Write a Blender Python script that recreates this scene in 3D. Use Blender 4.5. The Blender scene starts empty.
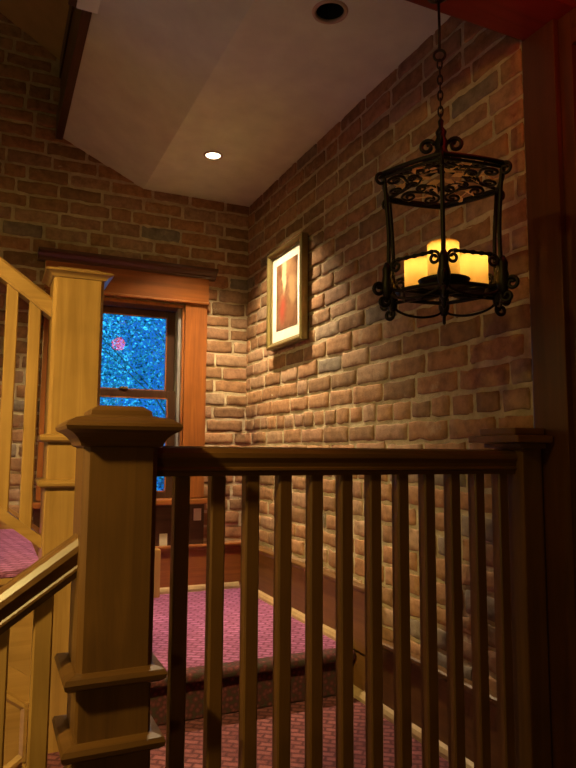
import bpy, bmesh, math, random
from mathutils import Vector, Matrix
PI = math.pi
rnd = random.Random(7)
S = bpy.context.scene
COL = S.collection

# ------------------------------------------------------------------ materials
def newmat(name):
    m = bpy.data.materials.new(name); m.use_nodes = True
    nt = m.node_tree; b = nt.nodes['Principled BSDF']
    return m, nt, b
def node(nt, t, **kw):
    n = nt.nodes.new(t)
    for k, v in kw.items(): setattr(n, k, v)
    return n
def ramp(nt, stops):
    r = node(nt, 'ShaderNodeValToRGB')
    e = r.color_ramp.elements
    while len(e) < len(stops): e.new(0.5)
    for x, (p, c) in zip(e, stops):
        x.position = p; x.color = (*c, 1)
    return r
def mixc(nt, fac, a, b, mode='MIX'):
    m = node(nt, 'ShaderNodeMix', data_type='RGBA', blend_type=mode)
    for s, v in ((0, fac), (6, a), (7, b)):
        if hasattr(v, 'links'): nt.links.new(v, m.inputs[s])
        else: m.inputs[s].default_value = v if s == 0 else (*v, 1)
    return m.outputs[2]
def bump(nt, b, h, strength, dist=0.002):
    n = node(nt, 'ShaderNodeBump'); n.inputs['Strength'].default_value = strength
    n.inputs['Distance'].default_value = dist
    nt.links.new(h, n.inputs['Height']); nt.links.new(n.outputs[0], b.inputs['Normal'])
def coords(nt, scale=(1, 1, 1), rot=(0, 0, 0)):
    tc = node(nt, 'ShaderNodeTexCoord'); mp = node(nt, 'ShaderNodeMapping')
    mp.inputs['Scale'].default_value = scale; mp.inputs['Rotation'].default_value = rot
    nt.links.new(tc.outputs['Object'], mp.inputs[0]); return mp.outputs[0]
def noise(nt, vec, scale, detail=4, rough=0.55, dist=0.0):
    n = node(nt, 'ShaderNodeTexNoise')
    n.inputs['Scale'].default_value = scale; n.inputs['Detail'].default_value = detail
    n.inputs['Roughness'].default_value = rough; n.inputs['Distortion'].default_value = dist
    nt.links.new(vec, n.inputs['Vector']); return n.outputs[0]
def wood(name, dark, light, axis='z', rough=0.33, coat=0.25):
    m, nt, b = newmat(name)
    sc = {'x': (1.2, 22, 22), 'y': (22, 1.2, 22), 'z': (22, 22, 1.2)}[axis]
    v = coords(nt, sc)
    n = noise(nt, v, 1.6, 5, 0.6, 0.8)
    r = ramp(nt, [(0.3, dark), (0.7, light)]); nt.links.new(n, r.inputs[0])
    n2 = noise(nt, coords(nt, (3, 3, 3)), 2.0, 3)
    r2 = ramp(nt, [(0.3, (0.75, 0.75, 0.75)), (0.7, (1, 1, 1))]); nt.links.new(n2, r2.inputs[0])
    c = mixc(nt, 1.0, r.outputs[0], r2.outputs[0], 'MULTIPLY')
    nt.links.new(c, b.inputs['Base Color'])
    b.inputs['Roughness'].default_value = rough
    b.inputs['Coat Weight'].default_value = coat; b.inputs['Coat Roughness'].default_value = 0.22
    bump(nt, b, n, 0.15, 0.001)
    return m
def plain(name, c, rough=0.5, metal=0.0, bumps=None):
    m, nt, b = newmat(name)
    b.inputs['Base Color'].default_value = (*c, 1)
    b.inputs['Roughness'].default_value = rough; b.inputs['Metallic'].default_value = metal
    n = noise(nt, coords(nt), bumps[0] if bumps else 30, 4)
    r = ramp(nt, [(0.25, tuple(x*0.82 for x in c)), (0.75, c)]); nt.links.new(n, r.inputs[0])
    nt.links.new(r.outputs[0], b.inputs['Base Color'])
    if bumps: bump(nt, b, n, bumps[1], 0.003)
    return m
def emit(name, c, s):
    m, nt, b = newmat(name)
    b.inputs['Base Color'].default_value = (*c, 1)
    b.inputs['Emission Color'].default_value = (*c, 1); b.inputs['Emission Strength'].default_value = s
    return m

OAK = {a: wood('oak_' + a, (0.31, 0.165, 0.044), (0.45, 0.255, 0.078), a) for a in 'xyz'}
WALNUT = {a: wood('walnut_' + a, (0.106, 0.045, 0.010), (0.178, 0.080, 0.018), a, 0.48, 0.06) for a in 'xyz'}
MAHOG = {a: wood('mahogany_' + a, (0.20, 0.062, 0.013), (0.36, 0.118, 0.024), a) for a in 'xyz'}
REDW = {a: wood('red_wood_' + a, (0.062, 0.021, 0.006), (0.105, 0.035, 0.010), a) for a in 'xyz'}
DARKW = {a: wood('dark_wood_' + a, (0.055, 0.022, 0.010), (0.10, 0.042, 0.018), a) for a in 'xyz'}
PALEW = wood('pale_wood', (0.42, 0.29, 0.15), (0.55, 0.40, 0.22), 'x')
SASHW = wood('dark_sash_wood', (0.035, 0.014, 0.007), (0.06, 0.026, 0.012), 'z')
REDGLOW = wood('red_glow_wood', (0.13, 0.010, 0.007), (0.19, 0.018, 0.012), 'x')  # header beam wood, reddened to carry the glow of the red hall lamp
PLASTER = plain('ceiling_plaster', (0.78, 0.87, 0.66), 0.85, bumps=(9, 0.12))
OLIVE = plain('olive_plaster', (0.66, 0.58, 0.22), 0.9, bumps=(9, 0.1))
HALLP = plain('hall_plaster', (0.32, 0.17, 0.10), 0.9, bumps=(9, 0.1))
IRON = plain('wrought_iron', (0.014, 0.010, 0.007), 0.45, 0.6, bumps=(60, 0.2))
GILT = plain('gilded_leaf', (0.85, 0.55, 0.26), 0.4, 0.2)
GOLD = plain('gold_frame', (0.26, 0.20, 0.08), 0.35, 0.7, bumps=(80, 0.25))
MATB = plain('mat_board', (0.70, 0.68, 0.63), 0.8)
CREAM = plain('cream_plastic', (0.70, 0.66, 0.50), 0.4)
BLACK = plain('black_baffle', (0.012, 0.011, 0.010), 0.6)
TRIMR = plain('downlight_trim', (0.50, 0.40, 0.28), 0.4, 0.2)
TRACK = plain('aluminium_track', (0.42, 0.40, 0.42), 0.35, 0.6)
BRASS = plain('brass', (0.50, 0.36, 0.12), 0.3, 0.9)
LAMPON = emit('lamp_lens', (1.0, 0.86, 0.62), 7.0)
GROUND = plain('ground_grass', (0.05, 0.09, 0.04), 0.9)
BARK = plain('bark', (0.10, 0.07, 0.05), 0.9, bumps=(14, 0.5))

def mat_brick():
    m, nt, b = newmat('brick')
    g = node(nt, 'ShaderNodeNewGeometry')
    r = ramp(nt, [(0.0, (0.22, 0.125, 0.062)), (0.28, (0.32, 0.168, 0.083)), (0.5, (0.40, 0.22, 0.112)), (0.66, (0.35, 0.170, 0.080)),
                  (0.80, (0.31, 0.18, 0.115)), (0.93, (0.40, 0.25, 0.155)), (0.97, (0.25, 0.19, 0.14)), (1.0, (0.22, 0.185, 0.15))])
    nt.links.new(g.outputs['Random Per Island'], r.inputs[0])
    v = coords(nt)
    n = noise(nt, v, 26, 6, 0.65)
    r2 = ramp(nt, [(0.3, (0.52, 0.50, 0.48)), (0.6, (1.0, 1.0, 1.0)), (0.8, (1.18, 1.12, 1.05))])
    nt.links.new(n, r2.inputs[0])
    c = mixc(nt, 1.0, r.outputs[0], r2.outputs[0], 'MULTIPLY')
    n3 = noise(nt, v, 11, 5, 0.7)                      # old lime smears
    r3 = ramp(nt, [(0.60, (0, 0, 0)), (0.74, (1, 1, 1))]); nt.links.new(n3, r3.inputs[0])
    f = node(nt, 'ShaderNodeMath', operation='MULTIPLY'); f.inputs[1].default_value = 0.55
    nt.links.new(r3.outputs[0], f.inputs[0])
    c = mixc(nt, f.outputs[0], c, (0.46, 0.38, 0.27))
    nt.links.new(c, b.inputs['Base Color']); b.inputs['Roughness'].default_value = 0.85
    bump(nt, b, noise(nt, v, 55, 6, 0.7), 0.55, 0.004)
    return m
def mat_mortar():
    m, nt, b = newmat('mortar'); v = coords(nt)
    n = noise(nt, v, 18, 6, 0.7)
    r = ramp(nt, [(0.25, (0.30, 0.235, 0.15)), (0.75, (0.62, 0.52, 0.36))]); nt.links.new(n, r.inputs[0])
    nt.links.new(r.outputs[0], b.inputs['Base Color']); b.inputs['Roughness'].default_value = 0.95
    bump(nt, b, noise(nt, v, 60, 6, 0.75), 0.8, 0.006)
    return m
BRICK, MORTAR = mat_brick(), mat_mortar()
def mat_carpet(name, c1, c2, c3):
    m, nt, b = newmat(name)
    v = coords(nt, (1, 1, 1), (0, 0, 0.6))
    br = node(nt, 'ShaderNodeTexBrick')
    for k, x in (('Scale', 1.0), ('Mortar Size', 0.0085), ('Mortar Smooth', 1.0), ('Bias', 0.0), ('Brick Width', 0.050), ('Row Height', 0.027)):
        br.inputs[k].default_value = x
    br.inputs['Color1'].default_value = (*c1, 1); br.inputs['Color2'].default_value = (*c2, 1)
    br.inputs['Mortar'].default_value = (*c3, 1)
    w = noise(nt, coords(nt), 30, 3)
    mx = node(nt, 'ShaderNodeMix', data_type='RGBA'); mx.inputs[0].default_value = 0.012
    nt.links.new(v, mx.inputs[6]); nt.links.new(w, mx.inputs[7]); nt.links.new(mx.outputs[2], br.inputs['Vector'])
    n = noise(nt, coords(nt), 140, 4, 0.7)
    r = ramp(nt, [(0.3, (0.6, 0.6, 0.6)), (0.7, (1.15, 1.15, 1.15))]); nt.links.new(n, r.inputs[0])
    c = mixc(nt, 1.0, br.outputs[0], r.outputs[0], 'MULTIPLY')
    nt.links.new(c, b.inputs['Base Color']); b.inputs['Roughness'].default_value = 0.95
    bump(nt, b, n, 0.6, 0.004)
    return m
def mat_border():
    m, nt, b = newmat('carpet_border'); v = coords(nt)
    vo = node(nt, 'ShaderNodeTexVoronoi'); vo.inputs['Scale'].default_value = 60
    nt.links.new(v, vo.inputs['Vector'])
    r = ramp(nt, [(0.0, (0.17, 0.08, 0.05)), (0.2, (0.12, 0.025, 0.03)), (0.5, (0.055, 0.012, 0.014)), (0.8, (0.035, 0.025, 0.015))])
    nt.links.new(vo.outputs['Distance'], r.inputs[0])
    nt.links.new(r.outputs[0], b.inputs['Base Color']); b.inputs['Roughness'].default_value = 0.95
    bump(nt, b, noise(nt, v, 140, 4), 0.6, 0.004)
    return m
CARPET = mat_carpet('mauve_carpet', (0.40, 0.13, 0.31), (0.27, 0.075, 0.19), (0.15, 0.026, 0.085))
SHADECARPET = mat_carpet('shaded_carpet', (0.27, 0.085, 0.095), (0.15, 0.035, 0.045), (0.075, 0.012, 0.020))  # mauve carpet again, with the lower landing's dimmer light put into its colours
BORDER = mat_border()
def mat_glass(name, tint=(1, 1, 1)):
    m = bpy.data.materials.new(name); m.use_nodes = True; nt = m.node_tree; nt.nodes.clear()
    o = node(nt, 'ShaderNodeOutputMaterial'); mx = node(nt, 'ShaderNodeMixShader')
    t = node(nt, 'ShaderNodeBsdfTransparent'); t.inputs[0].default_value = (*tint, 1)
    g = node(nt, 'ShaderNodeBsdfGlossy'); g.inputs['Roughness'].default_value = 0.02
    f = node(nt, 'ShaderNodeFresnel'); f.inputs[0].default_value = 1.45
    nt.links.new(f.outputs[0], mx.inputs[0]); nt.links.new(t.outputs[0], mx.inputs[1])
    nt.links.new(g.outputs[0], mx.inputs[2]); nt.links.new(mx.outputs[0], o.inputs[0])
    return m
GLASS = mat_glass('window_glass'); DARKGLASS = mat_glass('dark_glass', (0.10, 0.09, 0.07))
def mat_wax():
    m = bpy.data.materials.new('wax'); m.use_nodes = True; nt = m.node_tree; nt.nodes.clear()
    o = node(nt, 'ShaderNodeOutputMaterial'); mx = node(nt, 'ShaderNodeMixShader'); mx.inputs[0].default_value = 0.6
    d = node(nt, 'ShaderNodeBsdfDiffuse'); d.inputs[0].default_value = (0.80, 0.62, 0.34, 1)
    t = node(nt, 'ShaderNodeBsdfTranslucent'); t.inputs[0].default_value = (1.0, 0.72, 0.25, 1)
    nt.links.new(d.outputs[0], mx.inputs[1]); nt.links.new(t.outputs[0], mx.inputs[2]); nt.links.new(mx.outputs[0], o.inputs[0])
    return m
WAX = mat_wax(); FLAME = emit('flame', (1.0, 0.70, 0.25), 25.0)
def mat_leaf():
    m, nt, b = newmat('leaf')
    g = node(nt, 'ShaderNodeNewGeometry')
    r = ramp(nt, [(0, (0.05, 0.12, 0.10)), (0.5, (0.14, 0.28, 0.26)), (1, (0.50, 0.75, 0.70))])
    nt.links.new(g.outputs['Random Per Island'], r.inputs[0]); nt.links.new(r.outputs[0], b.inputs['Base Color'])
    b.inputs['Roughness'].default_value = 0.6
    return m
LEAF = mat_leaf()

# ------------------------------------------------------------------ mesh helpers
def box(bm, x0, x1, y0, y1, z0, z1, bev=0.0, mi=0):
    t = bmesh.new()
    r = bmesh.ops.create_cube(t, size=1)
    for v in t.verts:
        v.co = Vector(((x0+x1)/2 + v.co.x*(x1-x0), (y0+y1)/2 + v.co.y*(y1-y0), (z0+z1)/2 + v.co.z*(z1-z0)))
    if bev > 0: bmesh.ops.bevel(t, geom=list(t.edges), offset=bev, segments=2, profile=0.7, affect='EDGES')
    for f in t.faces: f.material_index = mi
    add(bm, t)
def add(bm, t):
    me = bpy.data.meshes.new('tmp'); t.to_mesh(me); t.free(); bm.from_mesh(me); bpy.data.meshes.remove(me)
def prism(bm, pts, ax, a, b):
    """polygon pts in the two other axes (in xyz order), extruded along ax from a to b"""
    def P(p, t):
        if ax == 'x': return (t, p[0], p[1])
        if ax == 'y': return (p[0], t, p[1])
        return (p[0], p[1], t)
    A = [bm.verts.new(P(p, a)) for p in pts]; B = [bm.verts.new(P(p, b)) for p in pts]
    n = len(pts); fs = [bm.faces.new(A), bm.faces.new(B[::-1])]
    for i in range(n): fs.append(bm.faces.new((A[i], B[i], B[(i+1) % n], A[(i+1) % n])))
    bmesh.ops.recalc_face_normals(bm, faces=fs)
def sweep(bm, prof, A, B):
    """profile (side, up) at A and B, cut in vertical planes; runs mainly along x (side = y)"""
    a = [bm.verts.new((A[0], A[1]+p[0], A[2]+p[1])) for p in prof]
    b = [bm.verts.new((B[0], B[1]+p[0], B[2]+p[1])) for p in prof]
    n = len(prof); fs = [bm.faces.new(a), bm.faces.new(b[::-1])]
    for i in range(n): fs.append(bm.faces.new((a[i], b[i], b[(i+1) % n], a[(i+1) % n])))
    bmesh.ops.recalc_face_normals(bm, faces=fs)
def sqlathe(bm, cx, cy, prof, hy=0.0, ch=0.0, hx=0.0):
    """square turned profile [(half, z)], with chamfered corners ch"""
    rings = []
    for h, z in prof:
        X, Y = h+hx, h+hy; c = min(ch, h*0.5) if ch else 0
        pts = [(-X+c, -Y), (X-c, -Y), (X, -Y+c), (X, Y-c), (X-c, Y), (-X+c, Y), (-X, Y-c), (-X, -Y+c)] if c else [(-X, -Y), (X, -Y), (X, Y), (-X, Y)]
        rings.append([bm.verts.new((cx+p[0], cy+p[1], z)) for p in pts])
    n = len(rings[0]); fs = []
    for a, b in zip(rings, rings[1:]):
        for i in range(n): fs.append(bm.faces.new((a[i], a[(i+1) % n], b[(i+1) % n], b[i])))
    fs.append(bm.faces.new(rings[0][::-1])); fs.append(bm.faces.new(rings[-1]))
    bmesh.ops.recalc_face_normals(bm, faces=fs)
def lathe(bm, cx, cy, prof, n=32, cap=True):
    rings = [[bm.verts.new((cx+r*math.cos(2*PI*i/n), cy+r*math.sin(2*PI*i/n), z)) for i in range(n)] for r, z in prof]
    fs = []
    for a, b in zip(rings, rings[1:]):
        for i in range(n): fs.append(bm.faces.new((a[i], a[(i+1) % n], b[(i+1) % n], b[i])))
    if cap: fs.append(bm.faces.new(rings[0][::-1])); fs.append(bm.faces.new(rings[-1]))
    for f in fs: f.smooth = True
    bmesh.ops.recalc_face_normals(bm, faces=fs)
def tube(bm, pts, r, n=8, closed=False):
    pts = [Vector(p) for p in pts]; N = len(pts); rings = []; prev = None
    for i, p in enumerate(pts):
        if closed: d = pts[(i+1) % N] - pts[i-1]
        else: d = pts[min(i+1, N-1)] - pts[max(i-1, 0)]
        d.normalize()
        if prev is None: u = d.orthogonal().normalized()
        else: u = (prev - d*prev.dot(d)).normalized()
        prev = u; w = d.cross(u); rr = r[i] if isinstance(r, (list, tuple)) else r
        rings.append([bm.verts.new(p + rr*(u*math.cos(2*PI*k/n) + w*math.sin(2*PI*k/n))) for k in range(n)])
    fs = []; M = N if closed else N-1
    for i in range(M):
        a, b = rings[i], rings[(i+1) % N]
        if closed and i == N-1:
            off = min(range(n), key=lambda k: (a[0].co-b[k].co).length)
            b = b[off:] + b[:off]
        for k in range(n): fs.append(bm.faces.new((a[k], a[(k+1) % n], b[(k+1) % n], b[k])))
    if not closed: fs += [bm.faces.new(rings[0][::-1]), bm.faces.new(rings[-1])]
    for f in fs: f.smooth = True
    bmesh.ops.recalc_face_normals(bm, faces=fs)
def obj(name, bm, mats, parent=None, base=None, smooth=None):
    """link bm (built in world coordinates) as one mesh object under parent, or top-level with its origin at base"""
    root = parent
    while root is not None and root.parent is not None: root = root.parent
    off = root.matrix_basis.inverted() if root is not None else Matrix.Translation(-Vector(base or (0, 0, 0)))
    bm.transform(off)
    me = bpy.data.meshes.new(name); bm.to_mesh(me); bm.free()
    for m in (mats if isinstance(mats, (list, tuple)) else [mats]): me.materials.append(m)
    if smooth is not None:
        for p in me.polygons: p.use_smooth = smooth
    o = bpy.data.objects.new(name, me); COL.objects.link(o)
    if parent is not None: o.parent = parent
    elif base is not None: o.location = base
    return o
def thing(name, label, cat, loc, rotz=0, group=None):
    o = bpy.data.objects.new(name, None); COL.objects.link(o)
    o.empty_display_size = 0.05
    o.matrix_basis = Matrix.Translation(Vector(loc)) @ Matrix.Rotation(rotz, 4, 'Z')
    o['label'] = label; o['category'] = cat
    if group: o['group'] = group
    return o
def tag(o, label, cat, group=None):
    o['label'] = label; o['category'] = cat
    if group: o['group'] = group
    return o
def struct(name, bm, m, parent=None, label=None):
    o = obj(name, bm, m, parent)
    if parent is None:
        o['kind'] = 'structure'
        if label: o['label'] = label
    return o
def dup(root, loc, label):
    r = root.copy(); COL.objects.link(r); r.location = loc; r['label'] = label
    for ch in list(root.children):
        c = ch.copy(); COL.objects.link(c); c.parent = r
        for g in ch.children:
            d = g.copy(); COL.objects.link(d); d.parent = c
    return r
NB = bmesh.new

# ------------------------------------------------------------------ key dimensions (metres; eye level z = 0)
XW, YB = 1.239, 3.27          # right brick wall, back brick wall
ZU, ZL, ZH = -0.700, -0.855, -1.50   # upper landing, lower landing, hall floor
ZC = 1.345                    # ceiling over landing
YR = 1.2525                   # centre line of the front balustrade
YN = 2.12                     # centre line of the upper balustrade
XL = -2.40                    # left end of the stairwell
XF, XE = 0.655, 0.25          # fold of the ceiling, left edge of its slope
ZE = ZC + 0.19
def ceil_z(x): return ZC if x > XF else (ZC + (XF-x)*(ZE-ZC)/(XF-XE) if x > XE else 1.93 + (XE-0.02-x)*0.60)

# ------------------------------------------------------------------ brick walls
def brick_wall(name, u0, u1, z0, z1, place, holes, seed, ztop=None, header_rows=()):
    """place(u, z, d) -> world point, d = distance out of the wall face"""
    R = random.Random(seed); bm = NB(); H = 0.0700
    # mortar bed, cut round the openings
    cuts_u = sorted({u0, u1, *[h[0] for h in holes], *[h[1] for h in holes]})
    cuts_z = sorted({z0, z1, *[h[2] for h in holes], *[h[3] for h in holes]})
    for a, b in zip(cuts_u, cuts_u[1:]):
        for c, d in zip(cuts_z, cuts_z[1:]):
            if any(h[0] <= a and b <= h[1] and h[2] <= c and d <= h[3] for h in holes): continue
            f = bm.faces.new([bm.verts.new(place(u, z, -0.0015)) for u, z in ((a, c), (b, c), (b, d), (a, d))]); f.material_index = 1
    row = 0; z = z0
    while z < z1:
        hr = H*R.uniform(0.95, 1.05); hdr = row in header_rows
        u = u0 - R.uniform(0.0, 0.2) - (0.1 if row % 2 else 0)
        while u < u1:
            L = (0.100 if hdr else 0.202)*R.uniform(0.93, 1.07)
            if not hdr and R.random() < 0.07: L = 0.11
            g = R.uniform(0.007, 0.016); gz = R.uniform(0.009, 0.018)
            a, b = max(u + g/2, u0), min(u + L - g/2, u1)
            c, d = z + gz/2 + R.uniform(-0.002, 0.002), z + hr - gz/2 + R.uniform(-0.002, 0.002)
            u += L
            spans = [(a, b)]
            for h in holes:
                if c < h[3] and d > h[2]:
                    ns = []
                    for s in spans:
                        if s[0] < h[0]: ns.append((s[0], min(s[1], h[0])))
                        if s[1] > h[1]: ns.append((max(s[0], h[1]), s[1]))
                    spans = ns
            for (p, q) in spans:
                if q - p < 0.02: continue
                if ztop and c > ztop((p+q)/2) + 0.06: continue
                one_brick(bm, p, q, c, min(d, z1), place, R)
        z += hr; row += 1
    bmesh.ops.recalc_face_normals(bm, faces=[f for f in bm.faces if f.material_index == 0])
    return bm
def one_brick(bm, a, b, c, d, place, R):
    e0 = min(0.0045, (b-a)*0.2)
    n1 = max(1, int((b-a)/0.028)); us = [a] + [a+e0+(b-a-2*e0)*i/n1 for i in range(n1+1)] + [b]
    zs_ = [c] + [c+0.004+(d-c-0.008)*i/3 for i in range(4)] + [d]
    nx, nz = len(us)-1, len(zs_)-1; out = R.uniform(0.001, 0.006); tilt = R.uniform(-0.003, 0.003)
    jz0 = [R.gauss(0, 0.0019) for _ in us]; jz1 = [R.gauss(0, 0.0019) for _ in us]
    V = []
    for i, u0_ in enumerate(us):
        row = []
        for k, z0_ in enumerate(zs_):
            u, z = u0_, z0_
            if k <= 1: z += jz0[i]
            if k >= nz-1: z += jz1[i]
            e = (i in (0, nx)) + (k in (0, nz))
            if i in (0, nx): u += R.uniform(-0.001, 0.003)*(1 if i == 0 else -1)
            if e == 2: u += 0.003*(1 if i == 0 else -1); z += 0.002*(1 if k == 0 else -1)
            w = out + R.gauss(0, 0.0012) + tilt*(i/nx-0.5) - (R.uniform(0.002, 0.0045) if e else 0)
            row.append(bm.verts.new(place(u, z, w)))
        V.append(row)
    fs = [bm.faces.new((V[i][k], V[i+1][k], V[i+1][k+1], V[i][k+1])) for i in range(nx) for k in range(nz)]
    loop = [V[i][0] for i in range(nx)] + [V[nx][k] for k in range(nz)] + [V[i][nz] for i in range(nx, 0, -1)] + [V[0][k] for k in range(nz, 0, -1)]
    cu, cz = (a+b)/2, (c+d)/2; sk = []
    P0 = place(0, 0, 0); P1 = place(0, 0, -0.02); dn = Vector(P1) - Vector(P0)
    sk = [bm.verts.new(v.co + dn) for v in loop]; n = len(loop)
    for i in range(n): fs.append(bm.faces.new((loop[i], sk[i], sk[(i+1) % n], loop[(i+1) % n])))
    for f in fs: f.smooth = True
KW = 1.022
def wx(x): return x*KW - 0.016*(x-0.195)/0.8
def wz(z): return z*KW
WIN = (wx(0.302), wx(0.880), wz(-0.250), wz(0.737))
bm = brick_wall('wall_right', 1.235, YB+0.02, ZH, 1.42, lambda u, z, d: (XW-d, u, z), [], 3, header_rows=(23,))
struct('wall_right', bm, [BRICK, MORTAR])
bm = brick_wall('wall_back', XL, XW+0.03, ZH, 3.2, lambda u, z, d: (u, YB-d, z), [WIN], 11, ztop=ceil_z)
# reveal of the window opening
for a, b, c, d in ((WIN[0], WIN[0], WIN[2], WIN[3]), (WIN[1], WIN[1], WIN[2], WIN[3]), (WIN[0], WIN[1], WIN[2], WIN[2]), (WIN[0], WIN[1], WIN[3], WIN[3])):
    vs = [(a, YB, c), (b, YB, d), (b, YB+0.22, d), (a, YB+0.22, c)] if a == b else [(a, YB, c), (b, YB, c), (b, YB+0.22, c), (a, YB+0.22, c)]
    f = bm.faces.new([bm.verts.new(v) for v in vs]); f.material_index = 1
struct('wall_back', bm, [BRICK, MORTAR])

# ------------------------------------------------------------------ ceiling with two recessed cans
CANS = [(0.862, 2.745, 0.036), (0.885, 1.655, 0.046)]
bm = NB()
outer = [bm.verts.new(p) for p in ((XF, 1.23, ZC), (XW+0.02, 1.23, ZC), (XW+0.02, YB+0.02, ZC), (XF, YB+0.02, ZC))]
edges = [bm.edges.new((outer[i], outer[(i+1) % 4])) for i in range(4)]
for cx, cy, r in CANS:
    ring = [bm.verts.new((cx+r*math.cos(2*PI*i/24), cy+r*math.sin(2*PI*i/24), ZC)) for i in range(24)]
    edges += [bm.edges.new((ring[i], ring[(i+1) % 24])) for i in range(24)]
bmesh.ops.triangle_fill(bm, edges=edges, use_beauty=True)
prism(bm, [(XF, ZC), (XE, ZE), (XE, ZE+0.03), (XF, ZC+0.03)], 'y', 1.23, YB+0.02)
struct('ceiling', bm, PLASTER)
bm = NB()
xa = XE-0.02
prism(bm, [(xa, 1.93), (XL-0.05, ceil_z(XL-0.05)), (XL-0.05, ceil_z(XL-0.05)+0.05), (xa, 1.98)], 'y', 1.23, YB+0.02)
struct('ceiling', bm, OLIVE)
# stringer boards on the edge of the sloping soffit
bm = NB()
box(bm, XE-0.022, XE, 2.10, YB-0.002, ZE-0.012, 1.96, 0.003)
box(bm, XE-0.034, XE-0.020, 2.10, YB-0.002, ZE-0.012, ZE+0.12, 0.004)
box(bm, XE-0.030, XE-0.020, 2.10, YB-0.002, 1.84, 1.96, 0.004)
struct('trim_1', bm, DARKW['y'])
bm = NB(); box(bm, 0.185, XE+0.002, 1.23, 2.10, 1.435, 2.0); struct('wall_soffit', bm, PLASTER)
bm = NB(); box(bm, 0.160, 0.186, 1.98, 2.11, 1.445, 2.0, 0.003); struct('trim_2', bm, DARKW['z'])

# ------------------------------------------------------------------ header beam, jamb and hall shell
bm = NB(); box(bm, XL, XW+0.16, 1.07, 1.228, 1.088, 1.62, 0.006); struct('trim_3', bm, REDGLOW)
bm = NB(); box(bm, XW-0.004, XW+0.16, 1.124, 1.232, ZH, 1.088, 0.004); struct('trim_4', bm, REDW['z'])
bm = NB(); box(bm, XL-0.1, XW+0.3, -2.3, 1.20, ZH-0.06, ZH); struct('floor', bm, DARKW['y'])
bm = NB(); box(bm, XL-0.1, XW+0.3, -2.3, 1.07, 1.45, 1.5); struct('ceiling', bm, HALLP)
bm = NB(); box(bm, XL-0.1, XL, -2.3, YB+0.1, ZH, 3.7); struct('wall_left', bm, HALLP)
bm = NB(); box(bm, XL-0.1, XW+0.3, -2.4, -2.3, ZH, 1.5); struct('wall_front', bm, HALLP)
bm = NB(); box(bm, XW+0.05, XW+0.15, -2.3, 0.20, ZH, 1.5); struct('wall_hall', bm, HALLP)
bm = NB(); box(bm, XL, XW, 1.225, 1.26, 1.40, 3.6); struct('wall_stairwell', bm, OLIVE)
bm = NB()   # outer shell over the wall tops keeps daylight out
box(bm, XL-0.1, XW+0.3, 1.2, YB+0.25, 3.62, 3.7); box(bm, XW+0.16, XW+0.3, -2.4, YB+0.25, ZH, 3.7)
box(bm, XL-0.1, 0.29, YB+0.03, YB+0.22, ZH-1.2, 3.7); box(bm, 0.89, XW+0.3, YB+0.03, YB+0.22, ZH-1.2, 3.7)
box(bm, 0.28, 0.90, YB+0.03, YB+0.22, 0.765, 3.7); box(bm, 0.28, 0.90, YB+0.03, YB+0.22, ZH-1.2, -0.268)
struct('wall_outer', bm, HALLP)
# glazed door beside the jamb, in the hall's right wall
d1 = bpy.data.objects.new('door_1', None); COL.objects.link(d1); d1['kind'] = 'structure'
d1.location = (XW+0.05, 0.66, ZH)
xd0, xd1 = XW+0.012, XW+0.05
bm = NB(); box(bm, xd0, xd1, 1.085, 1.124, ZH, 1.088, 0.003); box(bm, xd0, xd1, 0.20, 0.26, ZH, 1.088, 0.003); obj('stile', bm, REDW['z'], d1)
for a, b in ((0.515, 0.590), (1.00, 1.088), (-0.50, 0.235)):
    bm = NB(); box(bm, xd0-(0.008 if a == 0.515 else 0), xd1, 0.26, 1.085, a, b, 0.003); obj('rail', bm, REDW['y'], d1)
bm = NB(); box(bm, xd0, xd1, 0.26, 1.085, ZH, -0.5, 0.003); obj('panel', bm, REDW['y'], d1)
for a, b in ((0.590, 1.00), (0.235, 0.515)):
    bm = NB(); box(bm, xd0+0.018, xd0+0.024, 0.26, 1.085, a, b); obj('pane', bm, DARKGLASS, d1)
bm = NB(); box(bm, xd0+0.010, xd0+0.018, 1.078, 1.085, 0.235, 0.515, 0.002); obj('glazing_bead', bm, BRASS, d1)
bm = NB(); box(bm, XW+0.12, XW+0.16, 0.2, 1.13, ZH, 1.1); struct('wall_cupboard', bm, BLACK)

# ------------------------------------------------------------------ landings and carpets
bm = NB(); box(bm, 0.36, XW+0.02, 2.115, YB+0.02, ZL-0.25, ZU-0.012); struct('floor', bm, DARKW['x'])
bm = NB(); box(bm, 0.14, XW+0.02, 1.19, 2.125, ZL-0.22, ZL-0.012); struct('floor', bm, DARKW['x'])
bm = NB(); box(bm, 0.14, XW, 1.150, 1.189, ZH, ZL+0.0, 0.003); struct('trim_5', bm, WALNUT['x'])
def carpet_sheet(x0, x1, y0, y1, z, th=0.011):
    bm = NB(); box(bm, x0, x1, y0, y1, z-th, z, 0.003); return bm
bm = NB(); box(bm, 0.376, XW-0.022, 2.13, YB-0.022, ZU-0.0115, ZU, 0.002)
tag(obj('carpet', bm, CARPET, base=(0.8, 2.6, ZU-0.0115)), 'mauve woven carpet fitted on the upper landing under the window', 'carpet')
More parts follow.
